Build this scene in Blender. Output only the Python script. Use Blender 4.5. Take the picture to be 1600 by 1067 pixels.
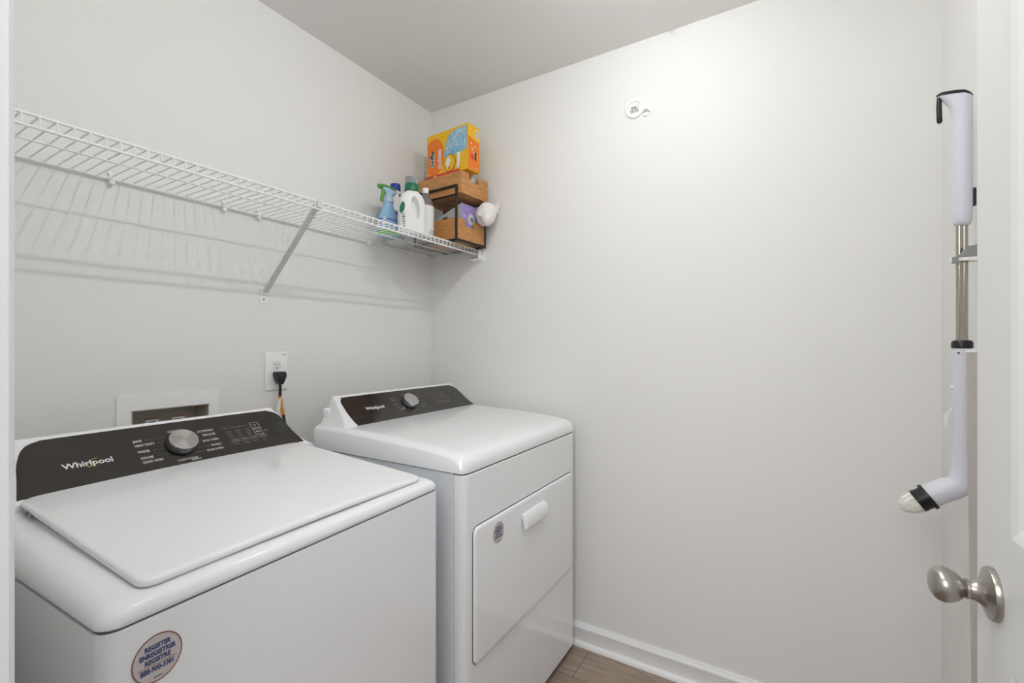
import bpy, bmesh, math, random
from math import sin, cos, pi, radians, sqrt
from mathutils import Vector, Matrix
random.seed(4)
for o in list(bpy.data.objects): bpy.data.objects.remove(o)
SC = bpy.context.scene; COL = SC.collection
# ------------------------------------------------------------ camera
cd = bpy.data.cameras.new('camera'); cam = bpy.data.objects.new('camera', cd); COL.objects.link(cam)
cd.sensor_width = 36; cd.lens = 715.36*36/1600; cd.shift_y = 5.2/1600; cd.clip_start = 0.01
cam.location = (-1.7926, -1.5676, 1.2514); cam.rotation_euler = (pi/2, 0, radians(31.157-90)); SC.camera = cam
# ------------------------------------------------------------ world, lamps, exposure
w = bpy.data.worlds.new('world'); SC.world = w; w.use_nodes = True
w.node_tree.nodes['Background'].inputs[0].default_value = (0.965, 0.985, 1.0, 1)
w.node_tree.nodes['Background'].inputs[1].default_value = 0.5
SC.view_settings.view_transform = 'Standard'; SC.view_settings.look = 'None'
SC.view_settings.exposure = 0.07; SC.view_settings.gamma = 1; SC.view_settings.use_curve_mapping = False
LAMPS = [(-1.15, -1.19, 2.39), (-0.57, -1.19, 2.39)]
for p, pw in zip(LAMPS, (8.5, 4.1)):
    l = bpy.data.lights.new('bulb_light', 'POINT'); l.energy = pw; l.shadow_soft_size = 0.011; l.color = (0.98, 0.99, 1.0)
    lo = bpy.data.objects.new('bulb_light', l); lo.location = p; COL.objects.link(lo)
l = bpy.data.lights.new('hall_fill', 'AREA'); l.energy = 21.5; l.shape = 'RECTANGLE'; l.size = 1.0; l.size_y = 1.2; l.color = (1.0, 1.0, 1.0)  # added fill, unseen beyond the doorway, brightens the room evenly
lo = bpy.data.objects.new('hall_fill', l); lo.location = (-2.6, -1.45, 2.2); lo.rotation_euler = (0, radians(-62), 0); COL.objects.link(lo)

# ------------------------------------------------------------ materials
def mat(name, col, rough=0.5, metal=0.0, spec=0.5, coat=0.0, bump=0.0, bscale=300, trans=0.0, ior=1.45, alpha=1.0, var=0.0, vscale=4):
    m = bpy.data.materials.new(name); m.use_nodes = True; nt = m.node_tree; b = nt.nodes['Principled BSDF']
    b.inputs['Base Color'].default_value = (*col, 1); b.inputs['Roughness'].default_value = rough
    b.inputs['Metallic'].default_value = metal; b.inputs['Specular IOR Level'].default_value = spec
    b.inputs['Coat Weight'].default_value = coat; b.inputs['Coat Roughness'].default_value = 0.05
    b.inputs['Transmission Weight'].default_value = trans; b.inputs['IOR'].default_value = ior
    tc = nt.nodes.new('ShaderNodeTexCoord'); nz = nt.nodes.new('ShaderNodeTexNoise'); nz.inputs['Scale'].default_value = bscale
    nt.links.new(tc.outputs['Object'], nz.inputs['Vector'])
    if bump:
        bp = nt.nodes.new('ShaderNodeBump'); bp.inputs['Strength'].default_value = bump; bp.inputs['Distance'].default_value = 0.002
        nt.links.new(nz.outputs['Fac'], bp.inputs['Height']); nt.links.new(bp.outputs['Normal'], b.inputs['Normal'])
    if var:
        n2 = nt.nodes.new('ShaderNodeTexNoise'); n2.inputs['Scale'].default_value = vscale; nt.links.new(tc.outputs['Object'], n2.inputs['Vector'])
        r = nt.nodes.new('ShaderNodeValToRGB'); nt.links.new(n2.outputs['Fac'], r.inputs['Fac'])
        r.color_ramp.elements[0].position = .3; r.color_ramp.elements[1].position = .7
        r.color_ramp.elements[0].color = (*[c*(1-var) for c in col], 1); r.color_ramp.elements[1].color = (*[min(1, c*(1+var)) for c in col], 1)
        nt.links.new(r.outputs['Color'], b.inputs['Base Color'])
    return m
def S(r, g, b):
    f = lambda c: ((c/255+.055)/1.055)**2.4 if c > 10 else c/255/12.92
    return (f(r), f(g), f(b))
M = dict(
 wall=mat('wall_paint', S(240, 239, 236), .75, bump=.12, bscale=260),
 ceil=mat('ceiling_paint', S(240, 239, 236), .85, bump=.1, bscale=200),
 trim=mat('trim_paint', S(246, 247, 248), .3),
 door=mat('door_paint', S(235, 235, 235), .4, bump=.05, bscale=90),
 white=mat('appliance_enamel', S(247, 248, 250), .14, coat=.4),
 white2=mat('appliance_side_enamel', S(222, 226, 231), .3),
 softgap=mat('grey_gap', S(92, 92, 94), .6),
 gap=mat('dark_gap', S(60, 60, 62), .7),
 panel=mat('console_glass', S(48, 44, 42), .13, spec=.6, coat=.3, var=.06, vscale=9),
 print=mat('panel_print', S(190, 188, 185), .5),
 printdim=mat('panel_print_dim', S(120, 117, 114), .5),
 button=mat('button_grey', S(88, 86, 84), .35),
 logo=mat('logo_silver', S(225, 225, 226), .35),
 gold=mat('logo_gold', S(214, 168, 62), .4),
 chrome=mat('chrome', S(205, 205, 206), .25, metal=1),
 nickel=mat('brushed_nickel', S(176, 171, 164), .3, metal=1),
 steel=mat('polished_steel', S(185, 178, 165), .15, metal=1),
 wire=mat('vinyl_coated_wire', S(244, 244, 244), .35),
 clip=mat('white_plastic', S(250, 250, 249), .35),
 brace=mat('brace_metal', S(216, 218, 222), .4),
 bmetal=mat('black_metal', S(28, 27, 27), .45),
 black=mat('black_plastic', S(26, 26, 28), .35),
 rubber=mat('cord_rubber', S(24, 23, 23), .55),
 plast=mat('lavender_white_plastic', S(226, 226, 236), .35),
 greyp=mat('grey_plastic', S(150, 150, 148), .45),
 bristle=mat('bristles', S(250, 246, 238), .8),
 pole=mat('pole_grey', S(192, 187, 180), .4),
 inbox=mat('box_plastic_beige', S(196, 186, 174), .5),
 brown=mat('brown_patch', S(150, 90, 50), .6),
 sticker=mat('sticker_clear', S(205, 198, 196), .3),
 red=mat('red_ink', S(150, 84, 84), .5),
 blue=mat('blue_ink', S(66, 76, 122), .5),
 spray=mat('spray_blue_plastic', S(150, 190, 228), .3),
 spray2=mat('spray_pale_blue', S(180, 208, 232), .3),
 green=mat('green_plastic', S(92, 160, 62), .35),
 dgreen=mat('dark_green_plastic', S(20, 112, 76), .3),
 teal=mat('teal_plastic', S(120, 165, 158), .35),
 lgreen=mat('label_green', S(90, 190, 80), .4),
 dblue=mat('label_dark_blue', S(24, 60, 150), .35),
 lilac=mat('label_violet', S(120, 118, 178), .4),
 jug=mat('jug_white_plastic', S(238, 238, 236), .3),
 label=mat('label_white', S(236, 236, 234), .4),
 lgrey=mat('label_grey', S(150, 156, 160), .5),
 liquid=mat('smoky_clear_plastic', S(120, 112, 108), .08, coat=.5),
 redspot=mat('label_red', S(222, 60, 50), .4),
 clear=mat('clear_cap_plastic', S(222, 228, 226), .1, trans=.75, ior=1.3),
 orange=mat('carton_orange', S(240, 128, 30), .4),
 yellow=mat('carton_yellow', S(242, 190, 30), .4),
 cblue=mat('carton_blue', S(140, 190, 215), .4),
 cmid=mat('carton_mid_blue', S(104, 160, 200), .4),
 cwhite=mat('carton_white', S(232, 238, 242), .4),
 cred=mat('carton_red', S(214, 56, 44), .4),
 navy=mat('carton_navy', S(28, 44, 84), .4),
 purple=mat('carton_purple', S(166, 150, 214), .4),
 cgrey=mat('carton_pale_grey', S(200, 202, 198), .45),
 dark=mat('carton_dark_print', S(92, 90, 90), .5),
 cloth=mat('white_bag_film', S(241, 237, 232), .5, bump=.6, bscale=60),
 tagy=mat('tag_yellow', S(222, 158, 40), .5),
)
def bamboo():
    m = mat('bamboo', S(196, 146, 92), .4); nt = m.node_tree; b = nt.nodes['Principled BSDF']
    tc = nt.nodes.new('ShaderNodeTexCoord'); mp = nt.nodes.new('ShaderNodeMapping'); mp.inputs['Scale'].default_value = (6, 6, 75)
    nz = nt.nodes.new('ShaderNodeTexNoise'); nz.inputs['Scale'].default_value = 3; nz.inputs['Detail'].default_value = 4
    r = nt.nodes.new('ShaderNodeValToRGB'); r.color_ramp.elements[0].position = .3; r.color_ramp.elements[1].position = .72
    r.color_ramp.elements[0].color = (*S(176, 118, 62), 1); r.color_ramp.elements[1].color = (*S(214, 158, 98), 1)
    nt.links.new(tc.outputs['Object'], mp.inputs[0]); nt.links.new(mp.outputs[0], nz.inputs['Vector']); nt.links.new(nz.outputs['Fac'], r.inputs[0]); nt.links.new(r.outputs[0], b.inputs['Base Color'])
    return m
M['bamboo'] = bamboo()
def floor_mat():
    m = mat('vinyl_plank', S(150, 134, 120), .42); nt = m.node_tree; b = nt.nodes['Principled BSDF']
    tc = nt.nodes.new('ShaderNodeTexCoord'); mp = nt.nodes.new('ShaderNodeMapping')
    mp.inputs['Rotation'].default_value = (0, 0, pi/2); mp.inputs['Location'].default_value = (.35, .02, 0); br = nt.nodes.new('ShaderNodeTexBrick'); br.inputs['Scale'].default_value = 1; br.inputs['Brick Width'].default_value = 1.22; br.inputs['Row Height'].default_value = .18
    br.inputs['Mortar Size'].default_value = .0012; br.inputs['Mortar'].default_value = (*S(84, 70, 60), 1)
    br.inputs['Color1'].default_value = (*S(158, 141, 127), 1); br.inputs['Color2'].default_value = (*S(138, 121, 108), 1)
    m2 = nt.nodes.new('ShaderNodeMapping'); m2.inputs['Scale'].default_value = (42, 3, 1)
    nz = nt.nodes.new('ShaderNodeTexNoise'); nz.inputs['Scale'].default_value = 2.2; nz.inputs['Detail'].default_value = 8; nz.inputs['Distortion'].default_value = .7
    mx = nt.nodes.new('ShaderNodeMixRGB'); mx.blend_type = 'OVERLAY'; mx.inputs[0].default_value = .6
    nt.links.new(tc.outputs['Object'], mp.inputs[0]); nt.links.new(mp.outputs[0], br.inputs['Vector'])
    nt.links.new(tc.outputs['Object'], m2.inputs[0]); nt.links.new(m2.outputs[0], nz.inputs['Vector'])
    nt.links.new(br.outputs['Color'], mx.inputs[1]); nt.links.new(nz.outputs['Fac'], mx.inputs[2]); nt.links.new(mx.outputs[0], b.inputs['Base Color'])
    return m
M['floor'] = floor_mat()
def knob_mat():   # turned metal: roughness varies with radial brushing
    m = mat('turned_metal', S(210, 209, 207), .22, metal=1); b = m.node_tree.nodes['Principled BSDF']; nt = m.node_tree
    b.inputs['Anisotropic'].default_value = .85; b.inputs['Anisotropic Rotation'].default_value = .25
    tg = nt.nodes.new('ShaderNodeTangent'); tg.direction_type = 'RADIAL'; tg.axis = 'Z'; nt.links.new(tg.outputs[0], b.inputs['Tangent'])
    return m
M['turned'] = knob_mat()

# ------------------------------------------------------------ mesh helpers
def tag(o, label=None, cat=None, group=None, kind=None):
    if label: o['label'] = label
    if cat: o['category'] = cat
    if group: o['group'] = group
    if kind: o['kind'] = kind
    return o
def empty(name, loc, rz=0, label=None, cat=None, group=None):
    o = bpy.data.objects.new(name, None); COL.objects.link(o); o.location = loc; o.rotation_euler = (0, 0, rz)
    o.empty_display_size = .05
    return tag(o, label, cat, group)
def obj(name, bm, m, parent=None, smooth=True, bevel=0, seg=3, angle=30, sub=0, loc=None, rot=None, label=None):
    me = bpy.data.meshes.new(name); bmesh.ops.recalc_face_normals(bm, faces=bm.faces); bm.to_mesh(me); bm.free()
    o = bpy.data.objects.new(name, me); COL.objects.link(o)
    for k in (m if isinstance(m, (list, tuple)) else [m]): me.materials.append(M[k] if isinstance(k, str) else k)
    if parent: o.parent = parent
    if loc: o.location = loc
    if rot: o.rotation_euler = rot
    if bevel:
        b = o.modifiers.new('bevel', 'BEVEL'); b.width = bevel; b.segments = seg; b.limit_method = 'ANGLE'; b.angle_limit = radians(angle)
    if sub:
        s = o.modifiers.new('sub', 'SUBSURF'); s.levels = sub; s.render_levels = sub
    if smooth:
        for p in me.polygons: p.use_smooth = True
        if not sub:
            try: me.set_sharp_from_angle(angle=radians(42))
            except Exception: pass
        if bevel:
            wn = o.modifiers.new('wn', 'WEIGHTED_NORMAL'); wn.keep_sharp = False
            for e in me.edges: e.use_edge_sharp = False
    if label: o['label'] = label
    return o
def struct(name, bm, m, **k):
    o = obj(name, bm, m, **k); o['kind'] = 'structure'; return o
NB = bmesh.new
def box(bm, x0, x1, y0, y1, z0, z1, mi=0, mtx=None):
    vs = [bm.verts.new((x, y, z)) for x in (x0, x1) for y in (y0, y1) for z in (z0, z1)]
    if mtx:
        for v in vs: v.co = mtx @ v.co
    for f in ((0, 1, 3, 2), (4, 6, 7, 5), (0, 4, 5, 1), (2, 3, 7, 6), (0, 2, 6, 4), (1, 5, 7, 3)):
        q = bm.faces.new([vs[i] for i in f]); q.material_index = mi
    return vs
def tube(bm, pts, r, n=8, mi=0, cap=True):
    pts = [Vector(p) for p in pts]; rings = []
    up = None
    for i, p in enumerate(pts):
        d = (pts[min(i+1, len(pts)-1)]-pts[max(i-1, 0)]).normalized()
        if up is None:
            up = Vector((0, 0, 1)) if abs(d.z) < .9 else Vector((1, 0, 0))
        a = (up - d*up.dot(d)).normalized(); up = a; b = d.cross(a)
        rr = r[i] if isinstance(r, (list, tuple)) else r
        rings.append([bm.verts.new(p+(a*cos(2*pi*k/n)+b*sin(2*pi*k/n))*rr) for k in range(n)])
    for A, B in zip(rings, rings[1:]):
        for k in range(n):
            f = bm.faces.new((A[k], A[(k+1) % n], B[(k+1) % n], B[k])); f.material_index = mi
    if cap:
        for R in (rings[0], rings[-1]):
            f = bm.faces.new(R); f.material_index = mi
def loft(bm, rings, mi=0, cap0=True, cap1=True, fn=None):
    R = [[bm.verts.new(p) for p in r] for r in rings]; n = len(R[0])
    for i, (A, B) in enumerate(zip(R, R[1:])):
        for k in range(n):
            f = bm.faces.new((A[k], A[(k+1) % n], B[(k+1) % n], B[k])); f.material_index = mi
            if fn: f.material_index = fn(f.calc_center_median())
    if cap0: bm.faces.new(R[0]).material_index = fn(Vector(rings[0][0])) if fn else mi
    if cap1: bm.faces.new(R[-1]).material_index = fn(Vector(rings[-1][0])) if fn else mi
    return R
def lathe(bm, prof, n=32, mi=0, sx=1, sy=1, mtx=None, fn=None, cap0=True, cap1=True):
    rings = []
    for r, z in prof:
        ring = [Vector((r*sx*cos(2*pi*k/n), r*sy*sin(2*pi*k/n), z)) for k in range(n)]
        if mtx: ring = [mtx @ p for p in ring]
        rings.append(ring)
    return loft(bm, rings, mi, cap0, cap1, fn)
def prism(bm, poly, a0, a1, axis='x', mi=0):
    def P(p, a): return {'x': (a, p[0], p[1]), 'y': (p[0], a, p[1]), 'z': (p[0], p[1], a)}[axis]
    A = [bm.verts.new(P(p, a0)) for p in poly]; B = [bm.verts.new(P(p, a1)) for p in poly]; n = len(poly)
    bm.faces.new(A).material_index = mi; bm.faces.new(B[::-1]).material_index = mi
    for k in range(n): bm.faces.new((A[k], B[k], B[(k+1) % n], A[(k+1) % n])).material_index = mi
def rrect(x0, x1, y0, y1, r, n=5):
    pts = []
    for cx, cy, a in ((x1-r, y1-r, 0), (x0+r, y1-r, pi/2), (x0+r, y0+r, pi), (x1-r, y0+r, 3*pi/2)):
        for k in range(n+1): pts.append((cx+r*cos(a+pi/2*k/n), cy+r*sin(a+pi/2*k/n)))
    return pts
def flat(bm, pts, mtx, w=0, mi=0, th=.0004):
    """thin printed shape: polygon in the uv plane of mtx, lifted w"""
    top = [bm.verts.new(mtx @ Vector((p[0], p[1], w+th))) for p in pts]; bot = [bm.verts.new(mtx @ Vector((p[0], p[1], w))) for p in pts]
    bm.faces.new(top).material_index = mi
    n = len(pts)
    for k in range(n): bm.faces.new((top[k], bot[k], bot[(k+1) % n], top[(k+1) % n])).material_index = mi
def rect(bm, u0, u1, v0, v1, mtx, w=0, mi=0): flat(bm, [(u0, v0), (u1, v0), (u1, v1), (u0, v1)], mtx, w, mi)
def frame(bm, u0, u1, v0, v1, t, mtx, w=0, mi=0):
    rect(bm, u0, u1, v0, v0+t, mtx, w, mi); rect(bm, u0, u1, v1-t, v1, mtx, w, mi); rect(bm, u0, u0+t, v0, v1, mtx, w, mi); rect(bm, u1-t, u1, v0, v1, mtx, w, mi)
def ell(cx, cy, a, b, n=28, rot=0): return [(cx+a*cos(t)*cos(rot)-b*sin(t)*sin(rot), cy+a*cos(t)*sin(rot)+b*sin(t)*cos(rot)) for t in [2*pi*k/n for k in range(n)]]
def ringflat(bm, cx, cy, a, b, t, mtx, w=0, mi=0, rot=0, a0=0, a1=2*pi, n=36):
    O = []; I = []
    for k in range(n+1):
        th = a0+(a1-a0)*k/n
        for L, e in ((O, 0), (I, t)):
            x = (a-e)*cos(th); y = (b-e*b/a)*sin(th)
            L.append(bm.verts.new(mtx @ Vector((cx+x*cos(rot)-y*sin(rot), cy+x*sin(rot)+y*cos(rot), w))))
    for k in range(n): bm.faces.new((O[k], O[k+1], I[k+1], I[k])).material_index = mi
def text(bm, s, u, v, size, mtx, w=.0003, mi=0, bold=0, ax='LEFT', sx=1.0, rot=0, shear=0):
    c = bpy.data.curves.new('t', 'FONT'); c.body = s; c.size = size; c.offset = bold; c.align_x = ax; c.align_y = 'CENTER'; c.resolution_u = 3; c.extrude = 0; c.shear = shear
    o = bpy.data.objects.new('t', c); COL.objects.link(o); dg = bpy.context.evaluated_depsgraph_get(); dg.update()
    me = bpy.data.meshes.new_from_object(o.evaluated_get(dg)); T = mtx @ Matrix.Translation((u, v, w)) @ Matrix.Rotation(rot, 4, 'Z') @ Matrix.Diagonal((sx, 1, 1, 1))
    vs = [bm.verts.new(T @ x.co) for x in me.vertices]
    for p in me.polygons:
        try: bm.faces.new([vs[i] for i in p.vertices]).material_index = mi
        except ValueError: pass
    bpy.data.objects.remove(o); bpy.data.curves.remove(c); bpy.data.meshes.remove(me)
def smooth_poly(p, n=5, keep=()):
    out = []; N = len(p)
    for i in range(N):
        a, b, c, d = p[i-1], p[i], p[(i+1) % N], p[(i+2) % N]
        if i in keep or (i+1) % N in keep:
            a = b if i in keep else a; d = c if (i+1) % N in keep else d
        for k in range(n):
            t = k/n; out.append(tuple(.5*(2*b[j]+(c[j]-a[j])*t+(2*a[j]-5*b[j]+4*c[j]-d[j])*t*t+(3*b[j]-a[j]-3*c[j]+d[j])*t**3) for j in (0, 1)))
    return out
def plane_mtx(o, u, v):
    u = Vector(u).normalized(); v = Vector(v).normalized(); n = u.cross(v); m = Matrix((u, v, n)).transposed().to_4x4(); m.translation = Vector(o); return m

# ------------------------------------------------------------ room shell
H = 2.44; XF = -1.6965; YC = -1.95; DY0 = -1.80; DY1 = -1.035; HX = -3.6
bm = NB(); box(bm, HX, .1, YC-.1, .1, -.1, 0); struct('floor', bm, 'floor', smooth=False)
bm = NB(); box(bm, XF-.11, .1, YC-.1, .1, H, H+.1); struct('ceiling', bm, 'ceil', smooth=False)
# back wall, with the opening that the supply box is sunk into
bm = NB(); bx0, bx1, bz0, bz1 = -1.252, -1.051, .86, 1.068
for a in ((XF-.11, bx0, 0, H), (bx1, .1, 0, H), (bx0, bx1, 0, bz0), (bx0, bx1, bz1, H)): box(bm, a[0], a[1], 0, .12, a[2], a[3])
bmesh.ops.remove_doubles(bm, verts=bm.verts, dist=1e-5)
struct('wall_back', bm, 'wall', smooth=False)
bm = NB(); box(bm, 0, .1, YC, 0, 0, H); struct('wall_right', bm, 'wall', smooth=False)
bm = NB(); box(bm, XF-.11, .1, YC-.1, YC, 0, H); struct('wall_near_right', bm, 'wall', smooth=False)
bm = NB(); box(bm, XF-.11, XF, DY1+.015, 0, 0, H); box(bm, XF-.11, XF, YC, DY0-.015, 0, H); box(bm, XF-.11, XF, DY0-.015, DY1+.015, 2.07, H)
struct('wall_front', bm, 'wall', smooth=False)
def base_prof(t=1): return [(0, 0), (.026, 0), (.0255, .007), (.022, .014), (.016, .0185), (.0125, .019), (.0125, .066), (.0145, .070), (.0145, .073), (.0115, .078), (.0075, .084), (.006, .089), (0, .089)]
bm = NB(); P = [(-a, b) for a, b in base_prof()]
prism(bm, P, YC, 0, 'y'); struct('baseboard_right', bm, 'trim')
bm = NB(); prism(bm, P, XF, -.0, 'x'); struct('baseboard_back', bm, 'trim')
bm = NB(); prism(bm, [(YC+a, b) for a, b in base_prof()], XF, -.027, 'x'); struct('baseboard_near_right', bm, 'trim')
# jamb + casing of the doorway (left side is what the photograph shows at its left edge)
bm = NB(); box(bm, XF-.11, XF, DY1, DY1+.015, 0, 2.07); struct('trim_1', bm, 'trim', smooth=False)
cas = [(XF, DY1+.004), (XF+.006, DY1+.002), (XF+.0095, DY1+.003), (XF+.0105, DY1+.007), (XF+.0105, DY1+.013), (XF+.0125, DY1+.018), (XF+.0165, DY1+.022), (XF+.018, DY1+.030), (XF+.018, DY1+.058), (XF+.014, DY1+.062), (XF, DY1+.062)]
bm = NB(); prism(bm, cas, 0, 2.10, 'z'); struct('trim_2', bm, 'trim')
bm = NB(); box(bm, XF-.11, XF, DY0-.015, DY0, 0, 2.07); box(bm, XF-.11, XF, DY0, DY1, 2.055, 2.07); struct('trim_3', bm, 'trim', smooth=False)
bm = NB(); box(bm, XF, XF+.015, DY0-.062, DY0-.008, 0, 2.10); box(bm, XF, XF+.015, DY0-.062, DY1+.062, 2.06, 2.12); struct('trim_4', bm, 'trim', bevel=.003, smooth=True)

# ------------------------------------------------------------ open door
FX0, FX1, FY = -1.665, -.9008, -1.795
dr = empty('door_1', (FX0, FY-.0175, 0)); dr['kind'] = 'structure'
def DL(x, y): return (x-FX0, y-(FY-.0175))
bm = NB(); th = .035
y1 = th/2; yb = -th/2; rec = .009
Wd = FX1-FX0; pans = [(.115, Wd-.115, 1.02, 1.90), (.115, Wd-.115, .24, .86)]
# stiles and rails
zs = [.012, .24, .86, 1.02, 1.90, 2.04]
box(bm, 0, .115, yb, y1, .012, 2.04); box(bm, Wd-.115, Wd, yb, y1, .012, 2.04)
for a, b in ((.012, .24), (.86, 1.02), (1.90, 2.04)): box(bm, .115, Wd-.115, yb, y1, a, b)
obj('door_frame', bm, 'door', dr, smooth=False)
for (a, b, c, d) in pans:
    bm = NB(); prof = [(0, 0), (.010, -.003), (.018, -.0085), (.030, -.009), (.042, -.006), (.052, -.003), (.060, -.002)]
    rings = [[Vector((x, y1+p[1], z)) for x, z in ((a+p[0], c+p[0]), (b-p[0], c+p[0]), (b-p[0], d-p[0]), (a+p[0], d-p[0]))] for p in prof]
    loft(bm, rings, cap0=False)
    rings = [[Vector((x, yb-p[1], z)) for x, z in ((a+p[0], c+p[0]), (b-p[0], c+p[0]), (b-p[0], d-p[0]), (a+p[0], d-p[0]))] for p in prof]
    loft(bm, rings, cap0=False)
    obj('door_panel', bm, 'door', dr, smooth=False)
# egg knob on each face
def knob(side):
    T = Matrix.Translation((Wd-.0625, side*th/2, .929)) @ Matrix.Rotation(-side*pi/2, 4, 'X')
    bm = NB(); lathe(bm, [(.033, 0), (.0335, .003), (.032, .0065), (.027, .0085), (.020, .0105), (.0155, .014), (.0125, .019), (.0115, .0235), (.0125, .0245), (.0125, .0275), (.0105, .029)], 40, mtx=T)
    k = obj('door_handle', bm, 'nickel', dr, label='brushed nickel egg-shaped knob' )
    prof = [(.0095, .027), (.0115, .0285), (.0155, .0315), (.0200, .036), (.0235, .0415), (.0255, .0475), (.0252, .053), (.0220, .0585), (.0155, .0625), (.007, .0645), (.0008, .065)]
    prof = smooth_poly(prof, 4, keep=(0, 10))[:41]
    bm = NB(); lathe(bm, prof, 40, mtx=T, sx=1.0, sy=.86)
    obj('knob', bm, 'nickel', k)
knob(1); knob(-1)
bm = NB(); box(bm, Wd-.001, Wd+.0012, -.012, .012, .90, .958); obj('latch_plate', bm, 'nickel', dr, smooth=False)
for z in (.25, 1.02, 1.80):
    bm = NB(); tube(bm, [(-.004, y1+.004, z-.045), (-.004, y1+.004, z+.045)], .006, 12); obj('hinge', bm, 'nickel', dr)

# ------------------------------------------------------------ ceiling lamp fixture (above the frame)
cl = empty('ceiling_light', (-.84, -1.19, H), label='white two-bulb ceiling light above the washer and dryer', cat='light')
bm = NB(); lathe(bm, [(.11, 0), (.11, -.010), (.10, -.018), (.02, -.020)], 32, sx=1); obj('canopy', bm, 'clip', cl)
for sx in (-1, 1):
    bm = NB(); tube(bm, [(0, 0, -.010), (sx*.28, 0, -.010), (sx*.305, 0, -.014), (sx*.31, 0, -.030)], .008, 12); obj('socket_arm', bm, 'clip', cl)

# ------------------------------------------------------------ appliance console (shared shape)
def console(root, W, yb, zb, yt, zt, yback, zbase, gl, gr, yfront, m='white'):
    """sloping console: soft minimum of front slope, top, back and the two flared ends (gl, gr: distance from the end -> height)"""
    def interp(g, d):
        for (a, b), (c, e) in zip(g, g[1:]):
            if d <= c: return b+(e-b)*(d-a)/(c-a)
        return 9.0
    def smin(a, b, k=.0045):
        h = max(0, min(1, .5+.5*(b-a)/k)) if abs(a-b) < k else (1.0 if a < b else 0.0)
        return b*(1-h)+a*h-k*h*(1-h) if 0 < h < 1 else min(a, b)
    sl = (zt-zb)/(yt-yb); ytb = yt+.020; ztp = zt+.0085; kb = (ztp-zbase)/(yback-ytb)
    def hz(x, y):
        f = zb+(y-yb)*sl
        if y < yb: f = zb-(yb-y)*.35
        z = smin(smin(f, ztp), ztp-(y-ytb)*kb)
        gz = smin(interp(gl, x), interp(gr, W-x)); return smin(z, gz, .007)
    xs = [.0015+W*.13*(k/34)**1.1 for k in range(35)]; xs = xs+[.0015+W*.13+(W*.74)*k/10 for k in range(1, 10)]+[W-x for x in reversed(xs)]
    ys = [yfront+(yb-yfront)*k/3 for k in range(3)]+[yb+(yt-yb)*k/16 for k in range(17)]+[yt+(yback-yt)*k/14 for k in range(1, 15)]
    bm = NB(); G = [[bm.verts.new((x, y, max(zbase, hz(x, y)))) for y in ys] for x in xs]
    for a, b in zip(G, G[1:]):
        for k in range(len(ys)-1): bm.faces.new((a[k], b[k], b[k+1], a[k+1]))
    edge = [G[i][0] for i in range(len(xs))]+[G[-1][k] for k in range(1, len(ys))]+[G[i][-1] for i in range(len(xs)-2, -1, -1)]+[G[0][k] for k in range(len(ys)-2, 0, -1)]
    low = [bm.verts.new((v.co.x, v.co.y, zbase-.004)) for v in edge]; n = len(edge)
    for k in range(n): bm.faces.new((edge[k], edge[(k+1) % n], low[(k+1) % n], low[k]))
    bm.faces.new(low)
    return obj('console', bm, m, root)
def panel_outline(hb, hm, ht, L, r=.026):
    right = [(hb, 0.0), (hm+.008, .02), (hm+.001, .045), (hm-.003, .07), (hm-.007, L-r)]
    cx, cy = hm-.007-r, L-r
    right += [(cx+r*cos(a), cy+r*sin(a)) for a in [pi/2*k/6 for k in range(1, 7)]]
    right += [(hm*.5, L+.001), (0, L+.0015)]
    left = [(-x, y) for x, y in reversed(right[:-1])]
    return right+left

# ------------------------------------------------------------ washer
WR = radians(2.4); ws = empty('washing_machine', (-1.572, -.826, 0), WR, 'white top-loading washing machine, left of the two appliances, with tilted black control panel', 'washing machine')
x0, x1, D = .004, .694, .665
bm = NB(); loft(bm, [[Vector((x, y, z)) for x, y in rrect(x0, x1, .0, D, .022)] for z in (.02, .8795)])
obj('body', bm, 'white', ws)
bm = NB(); loft(bm, [[Vector((x, y, z)) for x, y in rrect(x0+.003, x1-.003, .003, D-.003, .02)] for z in (.879, .884)]); obj('seam', bm, 'softgap', ws)
for fx in (.06, .63):
    for fy in (.06, .60): bm = NB(); tube(bm, [(fx, fy, 0), (fx, fy, .025)], .022, 14); obj('foot', bm, 'black', ws)
def ztop(y): return .905+.040*min(1, max(0, y)/.5)
bm = NB(); rings = []
for ix, iy, h in ((0.0015, 0.0015, 0), (0, 0, .08), (.000, .000, .30), (.003, .001, .55), (.009, .0025, .75), (.017, .006, .89), (.028, .011, .97), (.042, .018, 1.0), (.062, .04, 1.0)):
    pts = rrect(x0+ix, x1-ix*.82, iy, D-.01, .024+ix*.25)
    rings.append([Vector((x, y, .8825+(ztop(y)+.002-.8825)*h)) for x, y in pts])
loft(bm, rings); obj('top_cover', bm, 'white', ws)
# lid: domed slab
bm = NB(); NX, NY = 24, 20; lx0, lx1, ly0, ly1 = .056, .652, .022, .498
def lid_ring(ins, dz):
    cx, w2 = (lx0+lx1)/2, (lx1-lx0)/2; out = []
    for x, y in dense(rrect(lx0, lx1, ly0, ly1, .02)):
        x = cx+(x-cx)*(w2-ins)/w2; y = ly1+(y-ly1)*(ly1-ly0-ins)/(ly1-ly0)
        out.append(Vector((x, y, ztop(y)+dz+.004*sin(pi*min(1, max(0, (x-lx0)/(lx1-lx0)))))))
    return out
def dense(p, m=.03):
    out = []
    for a, b in zip(p, p[1:]+p[:1]):
        d = sqrt((a[0]-b[0])**2+(a[1]-b[1])**2); n = max(1, int(d/m+.5))
        for k in range(n): out.append((a[0]+(b[0]-a[0])*k/n, a[1]+(b[1]-a[1])*k/n))
    return out
rr = [lid_ring(i, d) for i, d in ((.007, .0), (.0065, .0040), (.0008, .0046), (0, .0085), (.0010, .0118), (.0030, .0136), (.007, .0143), (.014, .0144))]
R = loft(bm, rr, cap1=False)
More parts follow.
